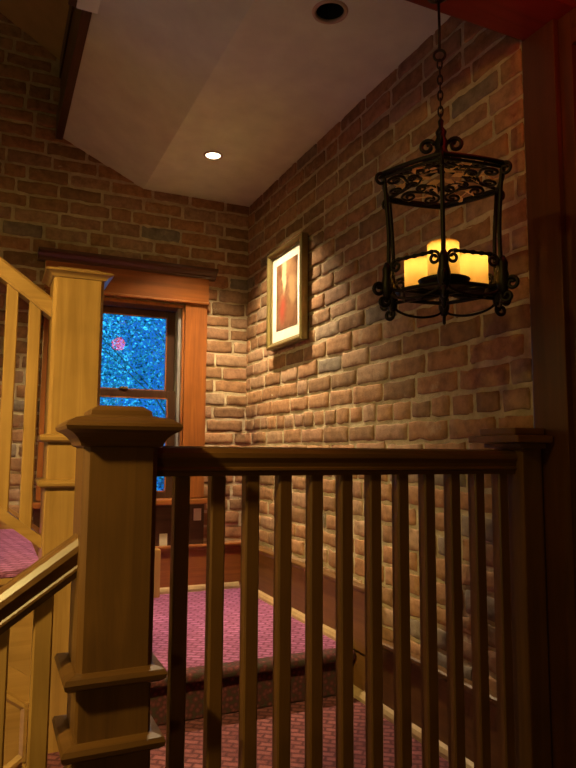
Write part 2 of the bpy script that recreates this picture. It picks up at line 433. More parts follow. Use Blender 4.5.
# carpet nosing and riser
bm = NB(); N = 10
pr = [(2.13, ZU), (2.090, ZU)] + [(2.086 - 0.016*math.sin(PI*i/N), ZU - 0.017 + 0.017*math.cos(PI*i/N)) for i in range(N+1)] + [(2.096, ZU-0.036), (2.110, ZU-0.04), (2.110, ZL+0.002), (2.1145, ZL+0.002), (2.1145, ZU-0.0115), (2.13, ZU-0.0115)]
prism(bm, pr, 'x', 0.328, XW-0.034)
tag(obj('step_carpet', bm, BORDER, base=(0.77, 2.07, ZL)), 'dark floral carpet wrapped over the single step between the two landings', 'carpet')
bm = carpet_sheet(0.14, XW-0.022, 1.192, 2.108, ZL)
tag(obj('carpet', bm, SHADECARPET, base=(0.7, 1.63, ZL-0.011)), 'patterned carpet in shaded tones on the lower landing behind the front railing', 'carpet')

# ------------------------------------------------------------------ baseboards
def base_y(y0, y1, zf, ):   # along the right wall
    bm = NB()
    box(bm, XW-0.022, XW-0.001, y0, y1, zf-0.01, zf+0.205, 0.002)
    prism(bm, [(XW-0.001, zf+0.203), (XW-0.022, zf+0.203), (XW-0.030, zf+0.212), (XW-0.036, zf+0.218), (XW-0.036, zf+0.226), (XW-0.030, zf+0.230), (XW-0.001, zf+0.230)], 'y', y0, y1)
    return bm
def shoe(zf): return [(XW-0.021, zf), (XW-0.040, zf), (XW-0.040, zf+0.012), (XW-0.034, zf+0.024), (XW-0.021, zf+0.030)]
bm = base_y(1.945, YB, ZU); box(bm, XW-0.022, XW-0.001, 1.945, 2.13, ZL, ZU, 0.001); o = struct('baseboard_right', bm, WALNUT['y'])
bm = NB(); prism(bm, shoe(ZU), 'y', 2.10, YB-0.04); obj('shoe_moulding', bm, PALEW, o)
bm = base_y(1.24, 1.944, ZL); o = struct('baseboard_right', bm, WALNUT['y'])
bm = NB(); prism(bm, shoe(ZL), 'y', 1.325, 2.108); obj('shoe_moulding', bm, PALEW, o)
bm = NB()
box(bm, 0.36, XW-0.022, YB-0.022, YB-0.001, ZU-0.01, ZU+0.205, 0.002)
prism(bm, [(YB-0.001, ZU+0.203), (YB-0.022, ZU+0.203), (YB-0.036, ZU+0.218), (YB-0.036, ZU+0.226), (YB-0.030, ZU+0.230), (YB-0.001, ZU+0.230)], 'x', 0.36, XW-0.03)
o = struct('baseboard_back', bm, MAHOG['x'])
bm = NB(); prism(bm, [(YB-0.021, ZU), (YB-0.038, ZU), (YB-0.038, ZU+0.012), (YB-0.032, ZU+0.024), (YB-0.021, ZU+0.030)], 'x', 0.40, XW-0.04); obj('shoe_moulding', bm, PALEW, o)
bm = NB(); box(bm, 0.650, 0.770, YB-0.105, YB-0.039, ZU, ZU+0.225, 0.005)
tag(obj('wooden_block', bm, OAK['z'], base=(0.70, YB-0.07, ZU)), 'short golden wooden block standing against the baseboard below the window', 'block')

# ------------------------------------------------------------------ window_1
w = bpy.data.objects.new('window_1', None); COL.objects.link(w); w['kind'] = 'structure'; w.location = (0.59, YB, -0.25)
YC = YB-0.028
bm = NB(); box(bm, 0.195, 0.312, YC, YB, -0.232, 0.745, 0.003); obj('casing', bm, MAHOG['z'], w)
bm = NB(); box(bm, 0.880, 0.997, YC, YB, -0.232, 0.745, 0.003); obj('casing', bm, MAHOG['z'], w)
bm = NB(); box(bm, 0.190, 1.002, YC-0.006, YB, 0.745, 0.885, 0.003); o = obj('head_board', bm, MAHOG['x'], w)
bm = NB()
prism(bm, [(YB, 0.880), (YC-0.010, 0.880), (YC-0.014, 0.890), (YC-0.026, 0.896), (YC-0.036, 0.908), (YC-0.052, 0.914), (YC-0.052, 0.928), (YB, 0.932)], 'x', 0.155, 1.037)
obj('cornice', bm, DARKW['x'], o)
bm = NB(); prism(bm, [(YC-0.006, 0.742), (YC-0.016, 0.746), (YC-0.016, 0.754), (YC-0.006, 0.758)], 'x', 0.19, 1.002); obj('bead', bm, MAHOG['x'], o)
bm = NB(); box(bm, 0.175, 1.015, YC-0.045, YB+0.15, -0.262, -0.236, 0.006); obj('sill', bm, MAHOG['x'], w)
bm = NB(); box(bm, 0.190, 1.002, YB-0.020, YB-0.001, -0.462, -0.262, 0.003); obj('apron', bm, DARKW['x'], w)
bm = NB()
box(bm, 0.301, 0.318, YB-0.006, YB+0.18, -0.236, 0.735, 0.001); box(bm, 0.870, 0.882, YB-0.006, YB+0.18, -0.236, 0.735, 0.001)
box(bm, 0.301, 0.882, YB-0.006, YB+0.18, 0.722, 0.738, 0.001); obj('jamb', bm, MAHOG['z'], w)
bm = NB()
for x in (0.318, 0.855): box(bm, x, x+0.015, YB+0.020, YB+0.045, -0.236, 0.722, 0.002)
for x in (0.318, 0.858): box(bm, x, x+0.012, YB+0.083, YB+0.090, -0.236, 0.722, 0.001)
obj('stop', bm, TRACK, w)
def sash(y0, y1, z0, z1, bot, top):
    bm = NB(); x0, x1 = 0.320, 0.868; s = 0.052
    box(bm, x0, x0+s, y0, y1, z0, z1, 0.003); box(bm, x1-s, x1, y0, y1, z0, z1, 0.003)
    box(bm, x0+s, x1-s, y0, y1, z0, z0+bot, 0.003); box(bm, x0+s, x1-s, y0, y1, z1-top, z1, 0.003)
    o = obj('sash', bm, SASHW, w)
    ym = (y0+y1)/2
    bm = NB(); box(bm, x0+s-0.004, x1-s+0.004, ym-0.0015, ym+0.0015, z0+bot-0.004, z1-top+0.004); obj('pane', bm, GLASS, o)
    bm = NB(); e = 0.006
    for a in ((x0+s, x0+s+e, z0+bot, z1-top), (x1-s-e, x1-s, z0+bot, z1-top), (x0+s, x1-s, z0+bot, z0+bot+e), (x0+s, x1-s, z1-top-e, z1-top)):
        box(bm, a[0], a[1], y0-0.001, ym-0.001, a[2], a[3])
    obj('glazing_bead', bm, MAHOG['z'], o)
    return o
sash(YB+0.092, YB+0.128, 0.262, 0.720, 0.040, 0.034)
lo = sash(YB+0.047, YB+0.082, -0.236, 0.300, 0.030, 0.036)
bm = NB(); box(bm, 0.57, 0.61, YB+0.040, YB+0.075, 0.300, 0.312, 0.003); obj('lock', bm, BRASS, lo)

def walk(o):
    for c in o.children:
        yield c
        yield from walk(c)
bpy.context.view_layer.update()
for c in walk(w):
    for v in c.data.vertices: v.co.x = wx(v.co.x + 0.59) - 0.59; v.co.z = wz(v.co.z - 0.25) + 0.25
# electrical plates on the apron
def plate(x, z, label, slots):
    t = thing('outlet', label, 'outlet', (x, YB-0.02, z-0.030), group='cream wall plates under the window')
    bm = NB(); box(bm, x-0.020, x+0.020, YB-0.0245, YB-0.0195, z-0.030, z+0.030, 0.002); obj('cover_plate', bm, CREAM, t)
    bm = NB()
    for s in slots: box(bm, x-0.009, x+0.009, YB-0.0265, YB-0.024, z+s-0.009, z+s+0.009, 0.002)
    obj('socket', bm, CREAM, t)
plate(0.800, -0.440, 'cream outlet plate low under the window, beside the front newel post', (-0.014, 0.014))
plate(0.897, -0.440, 'cream outlet plate low under the window, half hidden by the first baluster', (-0.014, 0.014))
plate(0.972, -0.322, 'cream wall plate just below the right end of the window sill', (0.0,))

# ------------------------------------------------------------------ front balustrade
def square_baluster(x, y, z0, z1, ztl=0, zbl=0, h=0.0148):
    """ztl/zbl: slope of top and bottom cut (dz/dx)"""
    bm = NB(); c = 0.003
    ring = [(-h+c, -h), (h-c, -h), (h, -h+c), (h, h-c), (h-c, h), (-h+c, h), (-h, h-c), (-h, -h+c)]
    a = [bm.verts.new((x+p[0], y+p[1], z0+p[0]*zbl)) for p in ring]; b = [bm.verts.new((x+p[0], y+p[1], z1+p[0]*ztl)) for p in ring]
    fs = [bm.faces.new((a[i], a[(i+1) % 8], b[(i+1) % 8], b[i])) for i in range(8)] + [bm.faces.new(a[::-1]), bm.faces.new(b)]
    bmesh.ops.recalc_face_normals(bm, faces=fs); return bm
RAIL = [(-0.012, 0), (0.012, 0), (0.024, -0.004), (0.032, -0.013), (0.033, -0.022), (0.028, -0.032), (0.026, -0.040), (0.029, -0.043), (0.029, -0.047), (0.022, -0.050), (0.022, -0.058),
        (-0.022, -0.058), (-0.022, -0.050), (-0.029, -0.047), (-0.029, -0.043), (-0.026, -0.040), (-0.028, -0.032), (-0.033, -0.022), (-0.032, -0.013), (-0.024, -0.004)]
t = thing('balustrade', 'dark brown balustrade of square balusters across the front, from newel post to right wall', 'railing', (0.71, YR, ZL))
bm = NB(); sweep(bm, RAIL, (0.279, YR, 0.009), (1.172, YR, 0.007)); obj('handrail', bm, WALNUT['x'], t)
bm = NB(); box(bm, 0.279, 1.172, YR-0.028, YR+0.028, -0.800, -0.765, 0.005); obj('bottom_rail', bm, WALNUT['x'], t)
X0, DX = 0.341, 0.0725
proto = obj('baluster', square_baluster(X0, YR, -0.766, -0.050), WALNUT['z'], t)
for k in range(1, 12):
    c = proto.copy(); COL.objects.link(c); c.parent = t; c.location = (DX*k, 0, 0)

# ------------------------------------------------------------------ newel posts
CAP = [(0.0625, 0.003), (0.069, 0.006), (0.071, 0.012), (0.076, 0.020), (0.085, 0.028), (0.096, 0.034), (0.098, 0.040), (0.095, 0.046), (0.080, 0.055), (0.060, 0.059), (0.052, 0.061), (0.050, 0.070), (0.036, 0.079)]
def moulding(bm, cx, cy, h, z, o=0.021, t=0.026):
    sqlathe(bm, cx, cy, [(h-0.004, z), (h+o*0.55, z+0.001), (h+o*0.9, z+t*0.25), (h+o, z+t*0.55), (h+o*0.85, z+t*0.85), (h+0.003, z+t), (h-0.004, z+t)])
def newel(name, label, cx, cy, h, zb, zt, zm, mat, cap_scale, cap_h=1.0):
    """zb floor, zt cap underside, zm = (lower, upper) moulding undersides"""
    t = thing(name, label, 'newel post', (cx, cy, zb))
    bm2 = NB(); sqlathe(bm2, cx, cy, [(h, zm[1]+0.024), (h, zt)])
    bmesh.ops.bevel(bm2, geom=[e for e in bm2.edges if abs(e.verts[0].co.z-e.verts[1].co.z) > 0.05], offset=0.010, segments=1, affect='EDGES')
    obj('shaft', bm2, mat['z'], t)
    bm = NB(); sqlathe(bm, cx, cy, [(h-0.002, zm[0]+0.010), (h-0.002, zm[1]+0.010)], ch=0.004); obj('block', bm, mat['z'], t)
    bm = NB(); sqlathe(bm, cx, cy, [(h, zb), (h, zm[0]+0.012)], ch=0.004); obj('base', bm, mat['z'], t)
    for z in zm:
        bm = NB(); moulding(bm, cx, cy, h, z); obj('moulding', bm, mat['x'], t)
    k = cap_scale; bm = NB()
    sqlathe(bm, cx, cy, [(h + (a-0.0625)*k, zt + (z-0.003)*cap_h) for a, z in CAP]); obj('cap', bm, mat['x'], t)
    return t
newel('newel_post', 'dark brown square newel post in front, where the two nearest handrails meet', 0.2145, YR, 0.0655, ZL, 0.005, (-0.516, -0.403), WALNUT, 1.0)
newel('newel_post', 'tall golden newel post standing left of the window at the foot of the upper stairs', 0.224, YN, 0.0745, ZL, 0.522, (-0.112, 0.022), OAK, 0.72, 0.50)
# half newel on the right wall
t = thing('newel_post', 'dark half newel post fixed to the right wall where the front handrail ends', 'newel post', (1.203, YR, ZL))
bm = NB(); box(bm, 1.168, XW-0.010, YR-0.050, YR+0.050, ZL, 0.012, 0.004); obj('shaft', bm, WALNUT['z'], t)
bm = NB()
for x0, a, z0, z1 in ((1.150, 0.066, 0.010, 0.024), (1.118, 0.088, 0.024, 0.042), (1.134, 0.062, 0.042, 0.060)):
    box(bm, x0, XW-0.010, YR-a, YR+a, z0, z1, 0.005)
obj('cap', bm, WALNUT['x'], t)

# ------------------------------------------------------------------ upper stairs (rise to the left along the back wall)
RISE, RUN, NOSE = 0.172, 0.236, 0.137
def tread_x(i): return 0.373 - RUN*(i)        # riser face of step i (0 = first)
NU = 11
st = thing('staircase', 'golden wooden staircase rising left along the back wall behind the upper newel post', 'staircase', (0.30, 2.6, ZU))
bm = NB(); pts = []
top = lambda x: ZU - 0.13 + (tread_x(0)-x)*RISE/RUN
for i in range(1, NU):
    x = tread_x(i); pts += [(x, ZU + RISE*i), (x, ZU + RISE*(i+1) - 0.030)]
xe = tread_x(NU); ze = ZU + RISE*NU - 0.030
pts += [(xe, ze), (xe, top(xe)+0.001), (tread_x(1), top(tread_x(1))+0.001)]
prism(bm, pts, 'y', 2.093, 2.125); obj('stringer', bm, OAK['x'], st)
for i in range(NU):
    x = tread_x(i); z = ZU + RISE*(i+1)
    bm = NB(); box(bm, x-RUN-0.002, x+0.018, 2.075 if i else 2.197, YB-0.024, z-0.030, z-0.010, 0.004); obj('tread', bm, OAK['x'], st)
    bm = NB(); box(bm, x-0.016, x, 2.094 if i else 2.197, YB-0.024, z-RISE-0.010, z-0.028, 0.001); obj('riser', bm, OAK['x'], st)
bm2 = NB()
for i in range(NU):
    x = tread_x(i); z = ZU + RISE*(i+1)
    box(bm2, x-RUN+0.001, x+0.024, 2.073 if i else 2.198, YB-0.03, z-0.0095, z, 0.003)
    box(bm2, x+0.0185, x+0.024, 2.10 if i else 2.198, YB-0.03, z-0.034, z-0.008, 0.002)
    box(bm2, x+0.001, x+0.007, 2.127 if i else 2.198, YB-0.03, z-RISE+0.0005, z-0.031, 0.001)
obj('carpet', bm2, CARPET, st)['label'] = 'mauve carpet'
# skirting on the back wall beside the stairs
bm = NB()
xs0, xs1 = 0.36, tread_x(NU)
zz = lambda x: ZU + RISE + (tread_x(0)-x)*RISE/RUN
prism(bm, [(xs0, ZU), (xs0, zz(xs0)+0.06), (xs1, zz(xs1)+0.06), (xs1, zz(xs1)-0.45), ], 'y', YB-0.022, YB-0.001)
struct('trim_6', bm, OAK['x'])
# upper balustrade
t = thing('balustrade', 'golden sloping balustrade of the upper stairs, left of the tall newel post', 'railing', (0.0, YN, -0.2))
SL = -0.735
def zr(x): return 0.580 + SL*x          # rail top
def zb(x): return -0.140 + (-0.775)*x    # bottom rail top
bm = NB(); xl = -2.36
RU = [(-0.014, 0), (0.014, 0), (0.028, -0.005), (0.034, -0.015), (0.034, -0.058), (0.030, -0.066), (-0.030, -0.066), (-0.034, -0.058), (-0.034, -0.015), (-0.028, -0.005)]
sweep(bm, RU, (0.158, YN, zr(0.158)), (xl, YN, zr(xl))); obj('handrail', bm, OAK['x'], t)
bm = NB(); RB = [(-0.028, 0), (0.028, 0), (0.028, -0.036), (-0.028, -0.036)]
sweep(bm, RB, (0.158, YN, zb(0.158)), (xl, YN, zb(xl))); obj('bottom_rail', bm, OAK['x'], t)
for k in range(37):
    x = 0.104 - 0.0655*k
    obj('baluster', square_baluster(x, YN, zb(x)-0.004, zr(x)-0.062, SL, -0.775, 0.0175), OAK['z'], t)
# panelled wall between the two flights
bm = NB()
xa, xb = 0.150, XL
prism(bm, [(xa, ZH), (xa, top(xa)), (tread_x(NU), top(tread_x(NU))), (XL, top(tread_x(NU))), (XL, ZH)], 'y', 2.095, 2.115)
o = struct('wall_panelled', bm, OAK['x'])
def panel_frame(pts, r, y):
    bm = NB()
    n = len(pts)
    for i in range(n):
        a, b = Vector(pts[i]), Vector(pts[(i+1) % n]); d = (b-a).normalized(); p = Vector((-d.y, d.x))*r
        q = [a-d*r, b+d*r]
        prof = [(-1, 0), (-0.6, -0.012), (0.2, -0.014), (1, -0.003), (1, 0)]
        A = [bm.verts.new((q[0].x + p.x*s, y+h, q[0].y + p.y*s)) for s, h in prof]
        B = [bm.verts.new((q[1].x + p.x*s, y+h, q[1].y + p.y*s)) for s, h in prof]
        for k in range(4): bm.faces.new((A[k], A[k+1], B[k+1], B[k]))
        bm.faces.new(A); bm.faces.new(B[::-1])
    bmesh.ops.recalc_face_normals(bm, faces=list(bm.faces)); return bm
s1, s2 = RISE/RUN, 0.165/0.24
x1, x2 = 0.126, -0.52
pp = [(x1, -0.735), (x2, -0.735 + (x1-x2)*s1), (x2, -0.87 - (x1-x2)*s2), (x1, -0.87)]
obj('panel_moulding', panel_frame(pp, 0.012, 2.095), OAK['x'], o)
for dx in (0.0,):
    x1, x2 = -0.60, -1.30
    pp = [(x1, -0.735 + (0.126-x1)*s1), (x2, -0.735 + (0.126-x2)*s1), (x2, -1.44), (x1, -1.40)]
    obj('panel_moulding', panel_frame(pp, 0.012, 2.095), OAK['x'], o)

# ------------------------------------------------------------------ lower stairs (fall to the left into the hall)
ls = thing('staircase', 'short wooden flight going down left from the lower landing behind the near sloping rail', 'staircase', (-0.3, 1.65, ZH))
R2, U2 = 0.16125, 0.24
bmc = NB()
for i in range(3):
    z = ZL - R2*(i+1); xr = 0.14 - U2*i
    bm = NB(); box(bm, xr-U2-0.02, xr, 1.20, 2.092, z-0.032, z-0.010, 0.004); obj('tread', bm, OAK['x'], ls)
    bm = NB(); box(bm, xr-0.016, xr, 1.20, 2.092, z-0.010, z+R2-0.032, 0.001); obj('riser', bm, OAK['x'], ls)
    box(bmc, xr-U2-0.024, xr-0.017, 1.28, 2.090, z-0.0095, z, 0.003)
xr = 0.14 - U2*3
bm = NB(); box(bm, xr-0.016, xr, 1.20, 2.092, ZH, ZL-R2*3-0.032, 0.001); obj('riser', bm, OAK['x'], ls)
bm = NB(); prism(bm, [(0.14, ZL-0.02), (0.14, ZH), (xr-0.03, ZH), (xr-0.03, ZL-R2*3-0.02), (xr-0.01, ZL-R2*3+0.04)], 'y', 1.205, 1.235); obj('stringer', bm, WALNUT['x'], ls)
obj('carpet', bmc, CARPET, ls)['label'] = 'mauve carpet'
t = thing('balustrade', 'brown sloping balustrade falling left from the front newel post', 'railing', (-0.2, YR, -0.9))
SR = 0.715
def zq(x): return -0.149 + SR*(x-0.152)
xl2 = -0.72
RQ = [(a*1.0, b*1.28) for a, b in RAIL]
bm = NB(); sweep(bm, RQ, (0.150, YR, zq(0.150)), (xl2, YR, zq(xl2))); obj('handrail', bm, WALNUT['x'], t)
def zs(x): return ZL + 0.06 + SR*(x-0.15)
bm = NB(); sweep(bm, [(-0.028, 0.036), (0.028, 0.036), (0.028, 0), (-0.028, 0)], (0.150, YR, zs(0.150)), (xl2, YR, zs(xl2))); obj('bottom_rail', bm, WALNUT['x'], t)
for k in range(12):
    x = 0.098 - 0.0695*k
    obj('baluster', square_baluster(x, YR, zs(x)+0.034, zq(x)-0.066, SR, SR, 0.0160), OAK['z'], t)
newel('newel_post', 'brown newel post at the foot of the lower stairs on the far left', xl2-0.055, YR, 0.0625, ZH, zq(xl2)+0.16, (-1.30, -1.19), WALNUT, 1.0)

# ------------------------------------------------------------------ recessed downlights
for (cx, cy, r), lab, on in zip(CANS, ('small lit recessed downlight in the landing ceiling near the back corner', 'unlit dark recessed downlight in the ceiling, nearest the front'), (True, False)):
    t = thing('downlight', lab, 'ceiling light', (cx, cy, ZC))
    bm = NB(); R0 = r*1.22
    lathe(bm, cx, cy, [(r*0.93, ZC+0.004), (r*0.93, ZC-0.002), (r*1.0, ZC-0.005), (R0*0.97, ZC-0.004), (R0, ZC+0.0005)], cap=False); obj('trim_ring', bm, TRIMR, t)
    bm = NB(); lathe(bm, cx, cy, [(r*0.97, ZC-0.001), (r*0.93, ZC+0.03), (r*0.80, ZC+0.07)], cap=False); obj('can', bm, TRIMR if on else BLACK, t)
    bm = NB(); z = ZC+(-0.001 if on else 0.06)
    lathe(bm, cx, cy, [(r*0.90, z+0.006), (r*0.90, z), (r*0.5, z-0.003), (r*0.1, z-0.004)]); obj('lens', bm, LAMPON if on else BLACK, t)

# ------------------------------------------------------------------ framed picture on the right wall
def mat_art():
    m, nt, b = newmat('art_print')
    tc = node(nt, 'ShaderNodeTexCoord')
    ns = noise(nt, tc.outputs['Object'], 22, 5, 0.6)
    mx = node(nt, 'ShaderNodeMix', data_type='RGBA'); mx.inputs[0].default_value = 0.06
    nt.links.new(tc.outputs['Object'], mx.inputs[6]); 
    nn = node(nt, 'ShaderNodeTexNoise'); nn.inputs['Scale'].default_value = 18; nn.inputs['Detail'].default_value = 4
    nt.links.new(tc.outputs['Object'], nn.inputs['Vector']); nt.links.new(nn.outputs['Color'], mx.inputs[7])
    r = ramp(nt, [(0.3, (0.08, 0.034, 0.016)), (0.55, (0.18, 0.09, 0.05)), (0.75, (0.26, 0.17, 0.09))]); nt.links.new(ns, r.inputs[0])
    col = r.outputs[0]
    def blob(col, y, z, ry, rz, c, soft=0.5):
        mp = node(nt, 'ShaderNodeMapping', vector_type='TEXTURE')
        mp.inputs['Location'].default_value = (0.02, y+0.026, z+0.026); mp.inputs['Scale'].default_value = (10, ry, rz)
        nt.links.new(mx.outputs[2], mp.inputs[0])
        g = node(nt, 'ShaderNodeTexGradient', gradient_type='SPHERICAL'); nt.links.new(mp.outputs[0], g.inputs[0])
        rr = ramp(nt, [(0.1, (0, 0, 0)), (soft, (1, 1, 1))]); nt.links.new(g.outputs[0], rr.inputs[0])
        return mixc(nt, rr.outputs[0], col, c)
    col = blob(col, 0.0, 0.33, 0.10, 0.12, (0.28, 0.17, 0.09))
    col = blob(col, 0.045, 0.09, 0.045, 0.10, (0.30, 0.05, 0.035), 0.8)
    col = blob(col, 0.030, 0.24, 0.032, 0.10, (0.52, 0.43, 0.28))
    col = blob(col, -0.055, 0.17, 0.055, 0.09, (0.30, 0.19, 0.10))
    col = blob(col, -0.03, 0.06, 0.05, 0.05, (0.20, 0.10, 0.05))
    nt.links.new(col, b.inputs['Base Color']); b.inputs['Roughness'].default_value = 0.3
    return m
PY0, PY1, PZ0, PZ1 = 2.500, 2.888, 0.483, 0.957
XP = XW-0.012
t = thing('framed_picture', 'gold framed print with white mat hung on the right brick wall', 'picture', (XP, (PY0+PY1)/2, PZ0))
bm = NB(); F = 0.030
prof = [(0.0, 0.0), (0.0, 0.030), (0.008, 0.038), (0.016, 0.034), (0.022, 0.026), (F, 0.022), (F, 0.0)]   # (in from edge, out from wall)
cor = [(PY0, PZ0, 1, 1), (PY1, PZ0, -1, 1), (PY1, PZ1, -1, -1), (PY0, PZ1, 1, -1)]
rings = [[bm.verts.new((XP-h, y+sy*i, z+sz*i)) for i, h in prof] for y, z, sy, sz in cor]
for k in range(4):
    a, b = rings[k], rings[(k+1) % 4]
    for i in range(len(prof)): bm.faces.new((a[i], b[i], b[(i+1) % len(prof)], a[(i+1) % len(prof)]))
bmesh.ops.recalc_face_normals(bm, faces=list(bm.faces)); obj('frame', bm, GOLD, t)
bm = NB(); box(bm, XP-0.014, XP-0.002, PY0+F-0.003, PY1-F+0.003, PZ0+F-0.003, PZ1-F+0.003); o = obj('mat_board', bm, MATB, t)
bm = NB(); box(bm, XP-0.0155, XP-0.0135, PY0+F+0.048, PY1-F-0.048, PZ0+F+0.052, PZ1-F-0.045)
bm.transform(Matrix.Translation((0, 0, 0)))
art = bpy.data.objects.new('print', bpy.data.meshes.new('print')); COL.objects.link(art); art.parent = o
art.location = (0.0, 0.0, F+0.052)
bm.transform(Matrix.Translation((-XP, -(PY0+PY1)/2, -PZ0-F-0.052))); bm.to_mesh(art.data); bm.free(); art.data.materials.append(mat_art())

# ------------------------------------------------------------------ wrought iron candle chandelier
CX, CY = 0.920, 1.174
ang = math.atan2(-0.613, 0.790)
ch = thing('chandelier', 'black wrought iron candle lantern hanging on a chain from the header beam', 'chandelier', (CX, CY, 1.088), ang)
MW = ch.matrix_basis.copy()
ZR, ZF = 0.622, 0.357        # top ring, foot frame
RT, RBOT = 0.149, 0.139
def iron(name, bm, parent=ch, m=IRON):
    bm.transform(Matrix.Translation((0, 0, -1.088)))     # built in local x, y, world z
    bm.transform(MW); return obj(name, bm, m, parent)
def circ(r, z, n=48, c=(0, 0)): return [(c[0]+r*math.cos(2*PI*i/n), c[1]+r*math.sin(2*PI*i/n), z) for i in range(n)]
def spiral(c, r0, r1, a0, turns, n=22):
    return [(c[0] + (r0+(r1-r0)*i/n)*math.cos(a0+turns*2*PI*i/n), c[1] + (r0+(r1-r0)*i/n)*math.sin(a0+turns*2*PI*i/n)) for i in range(n+1)]
def smooth(pts, n=6):
    out = []
    P = [Vector(p) for p in pts]
    for i in range(len(P)-1):
        p0, p1, p2, p3 = P[max(i-1, 0)], P[i], P[i+1], P[min(i+2, len(P)-1)]
        for k in range(n):
            s = k/n
            out.append(0.5*((2*p1) + (p2-p0)*s + (2*p0-5*p1+4*p2-p3)*s*s + (3*p1-p0-3*p2+p3)*s**3))
    out.append(P[-1]); return out
# canopy, hook and chain
bm = NB(); lathe(bm, 0, 0, [(0.028, 1.088), (0.028, 1.082), (0.016, 1.074), (0.006, 1.066)], 24); iron('canopy', bm)
bm = NB(); tube(bm, [(0, 0, 1.07), (0.001, 0, 1.0), (0, 0, 0.945)], 0.0032); iron('hook', bm)
bm = NB(); tube(bm, [(0.013*math.cos(2*PI*i/20), 0, 0.932+0.013*math.sin(2*PI*i/20)) for i in range(20)], 0.0032, closed=True); iron('chain_ring', bm)
z = 0.921; k = 0
links = []
while z > 0.775:
    bm = NB(); L = 0.0125
    pts = [((0.0055*math.cos(2*PI*i/14)), 0, z-0.011+L*math.sin(2*PI*i/14)) for i in range(14)]
    if k % 2: pts = [(p[1], p[0], p[2]) for p in pts]
    tube(bm, pts, 0.0021, 6, closed=True); links.append(iron('chain_link', bm)); z -= 0.0195; k += 1
# hub
bm = NB(); lathe(bm, 0, 0, [(0.003, 0.775), (0.007, 0.768), (0.005, 0.755), (0.013, 0.742), (0.010, 0.730), (0.017, 0.715), (0.013, 0.700), (0.018, 0.690), (0.021, 0.672), (0.014, 0.660), (0.010, 0.645), (0.003, 0.640)], 20); hub = iron('hub', bm)
for k in range(4):
    a = PI/2*k; c, s = math.cos(a), math.sin(a)
    sp = spiral((0.032, 0.708), 0.018, 0.005, PI*0.9, -1.25) ; sp2 = spiral((0.030, 0.672), 0.014, 0.004, -PI*0.9, 1.25)
    for q in (sp, sp2):
        bm = NB(); tube(bm, [(x*c, x*s, zz_) for x, zz_ in q], 0.005, 6); iron('scroll', bm, hub)
# flat six-sided top frame: rim, spokes, scrolls and gilded leaves in its plane
def hexa(r, z, n=8): 
    out = []
    for k in range(6):
        a, b = -PI/2 + PI/3*k, -PI/2 + PI/3*(k+1)
        for i in range(n):
            t_ = i/n; bow = 1 + 0.035*math.sin(PI*t_)
            out.append((bow*r*(math.cos(a)*(1-t_)+math.cos(b)*t_), bow*r*(math.sin(a)*(1-t_)+math.sin(b)*t_), z))
    return out
bm = NB(); tube(bm, hexa(RT, ZR), 0.0052, 8, closed=True); tube(bm, hexa(RT-0.004, ZR-0.009), 0.0034, 8, closed=True); iron('top_ring', bm)
for k in range(6):
    a = -PI/2 + PI/3*k; c, s = math.cos(a), math.sin(a)
    bm = NB(); q = smooth([(0.012, 0, 0.652), (0.05, 0, 0.644), (0.10, 0, 0.632), (RT, 0, ZR)])
    tube(bm, [(p.x*c, p.x*s, p.z) for p in q], 0.0042, 6); iron('spoke', bm)
    bm = NB()                                           # small curl outside each corner
    tube(bm, [(x*c, x*s, z_) for x, z_ in [(RT-0.01, ZR)] + spiral((RT+0.004, ZR-0.014), 0.014, 0.004, PI/2, -1.2)], 0.004, 6); iron('corner_scroll', bm)
    am = a + PI/6; c, s = math.cos(am), math.sin(am)
    for sgn in (-1, 1):
        for (u, v, r0) in ((0.030, 0.105, 0.021), (0.017, 0.066, 0.013)):
            q = spiral((sgn*u, v), r0, 0.004, -PI/2 if sgn > 0 else -PI/2, sgn*1.5, 26)
            q = [(0.0, v-r0-0.006)] + q
            bm = NB(); tube(bm, [(v_*c - u_*s, v_*s + u_*c, 0.648-0.0275*v_/RT*1.0-0.006) for u_, v_ in q], 0.0034, 6)
            iron('frieze_scroll', bm)
    R = random.Random(k); bm = NB(); stem = []
    for j in range(5):
        rr, aa = 0.035 + 0.021*j, am + 0.18*(-1)**j*(1 if j else 0)
        stem.append(Vector((rr*math.cos(aa), rr*math.sin(aa), 0.640-0.022*rr/RT)))
    tube(bm, stem, 0.0016, 5)
    for cc in stem:
        d = Vector((R.uniform(-1, 1), R.uniform(-1, 1), R.uniform(-0.3, 0.3))).normalized()
        sd = d.cross(Vector((0.1, 0.2, 1))).normalized(); up = sd.cross(d)
        vs = [cc-d*0.017, cc-d*0.004+sd*0.010, cc+d*0.006+sd*0.006, cc+d*0.018, cc+d*0.006-sd*0.006, cc-d*0.004-sd*0.010]
        A = [bm.verts.new(v+up*0.0008) for v in vs]; B = [bm.verts.new(v-up*0.0008) for v in vs]
        bm.faces.new(A); bm.faces.new(B[::-1])
        for i in range(6): bm.faces.new((A[i], B[i], B[(i+1) % 6], A[(i+1) % 6]))
    bmesh.ops.recalc_face_normals(bm, faces=list(bm.faces))
    iron('leaf_spray', bm, ch, GILT)['label'] = 'gilded leaf spray'
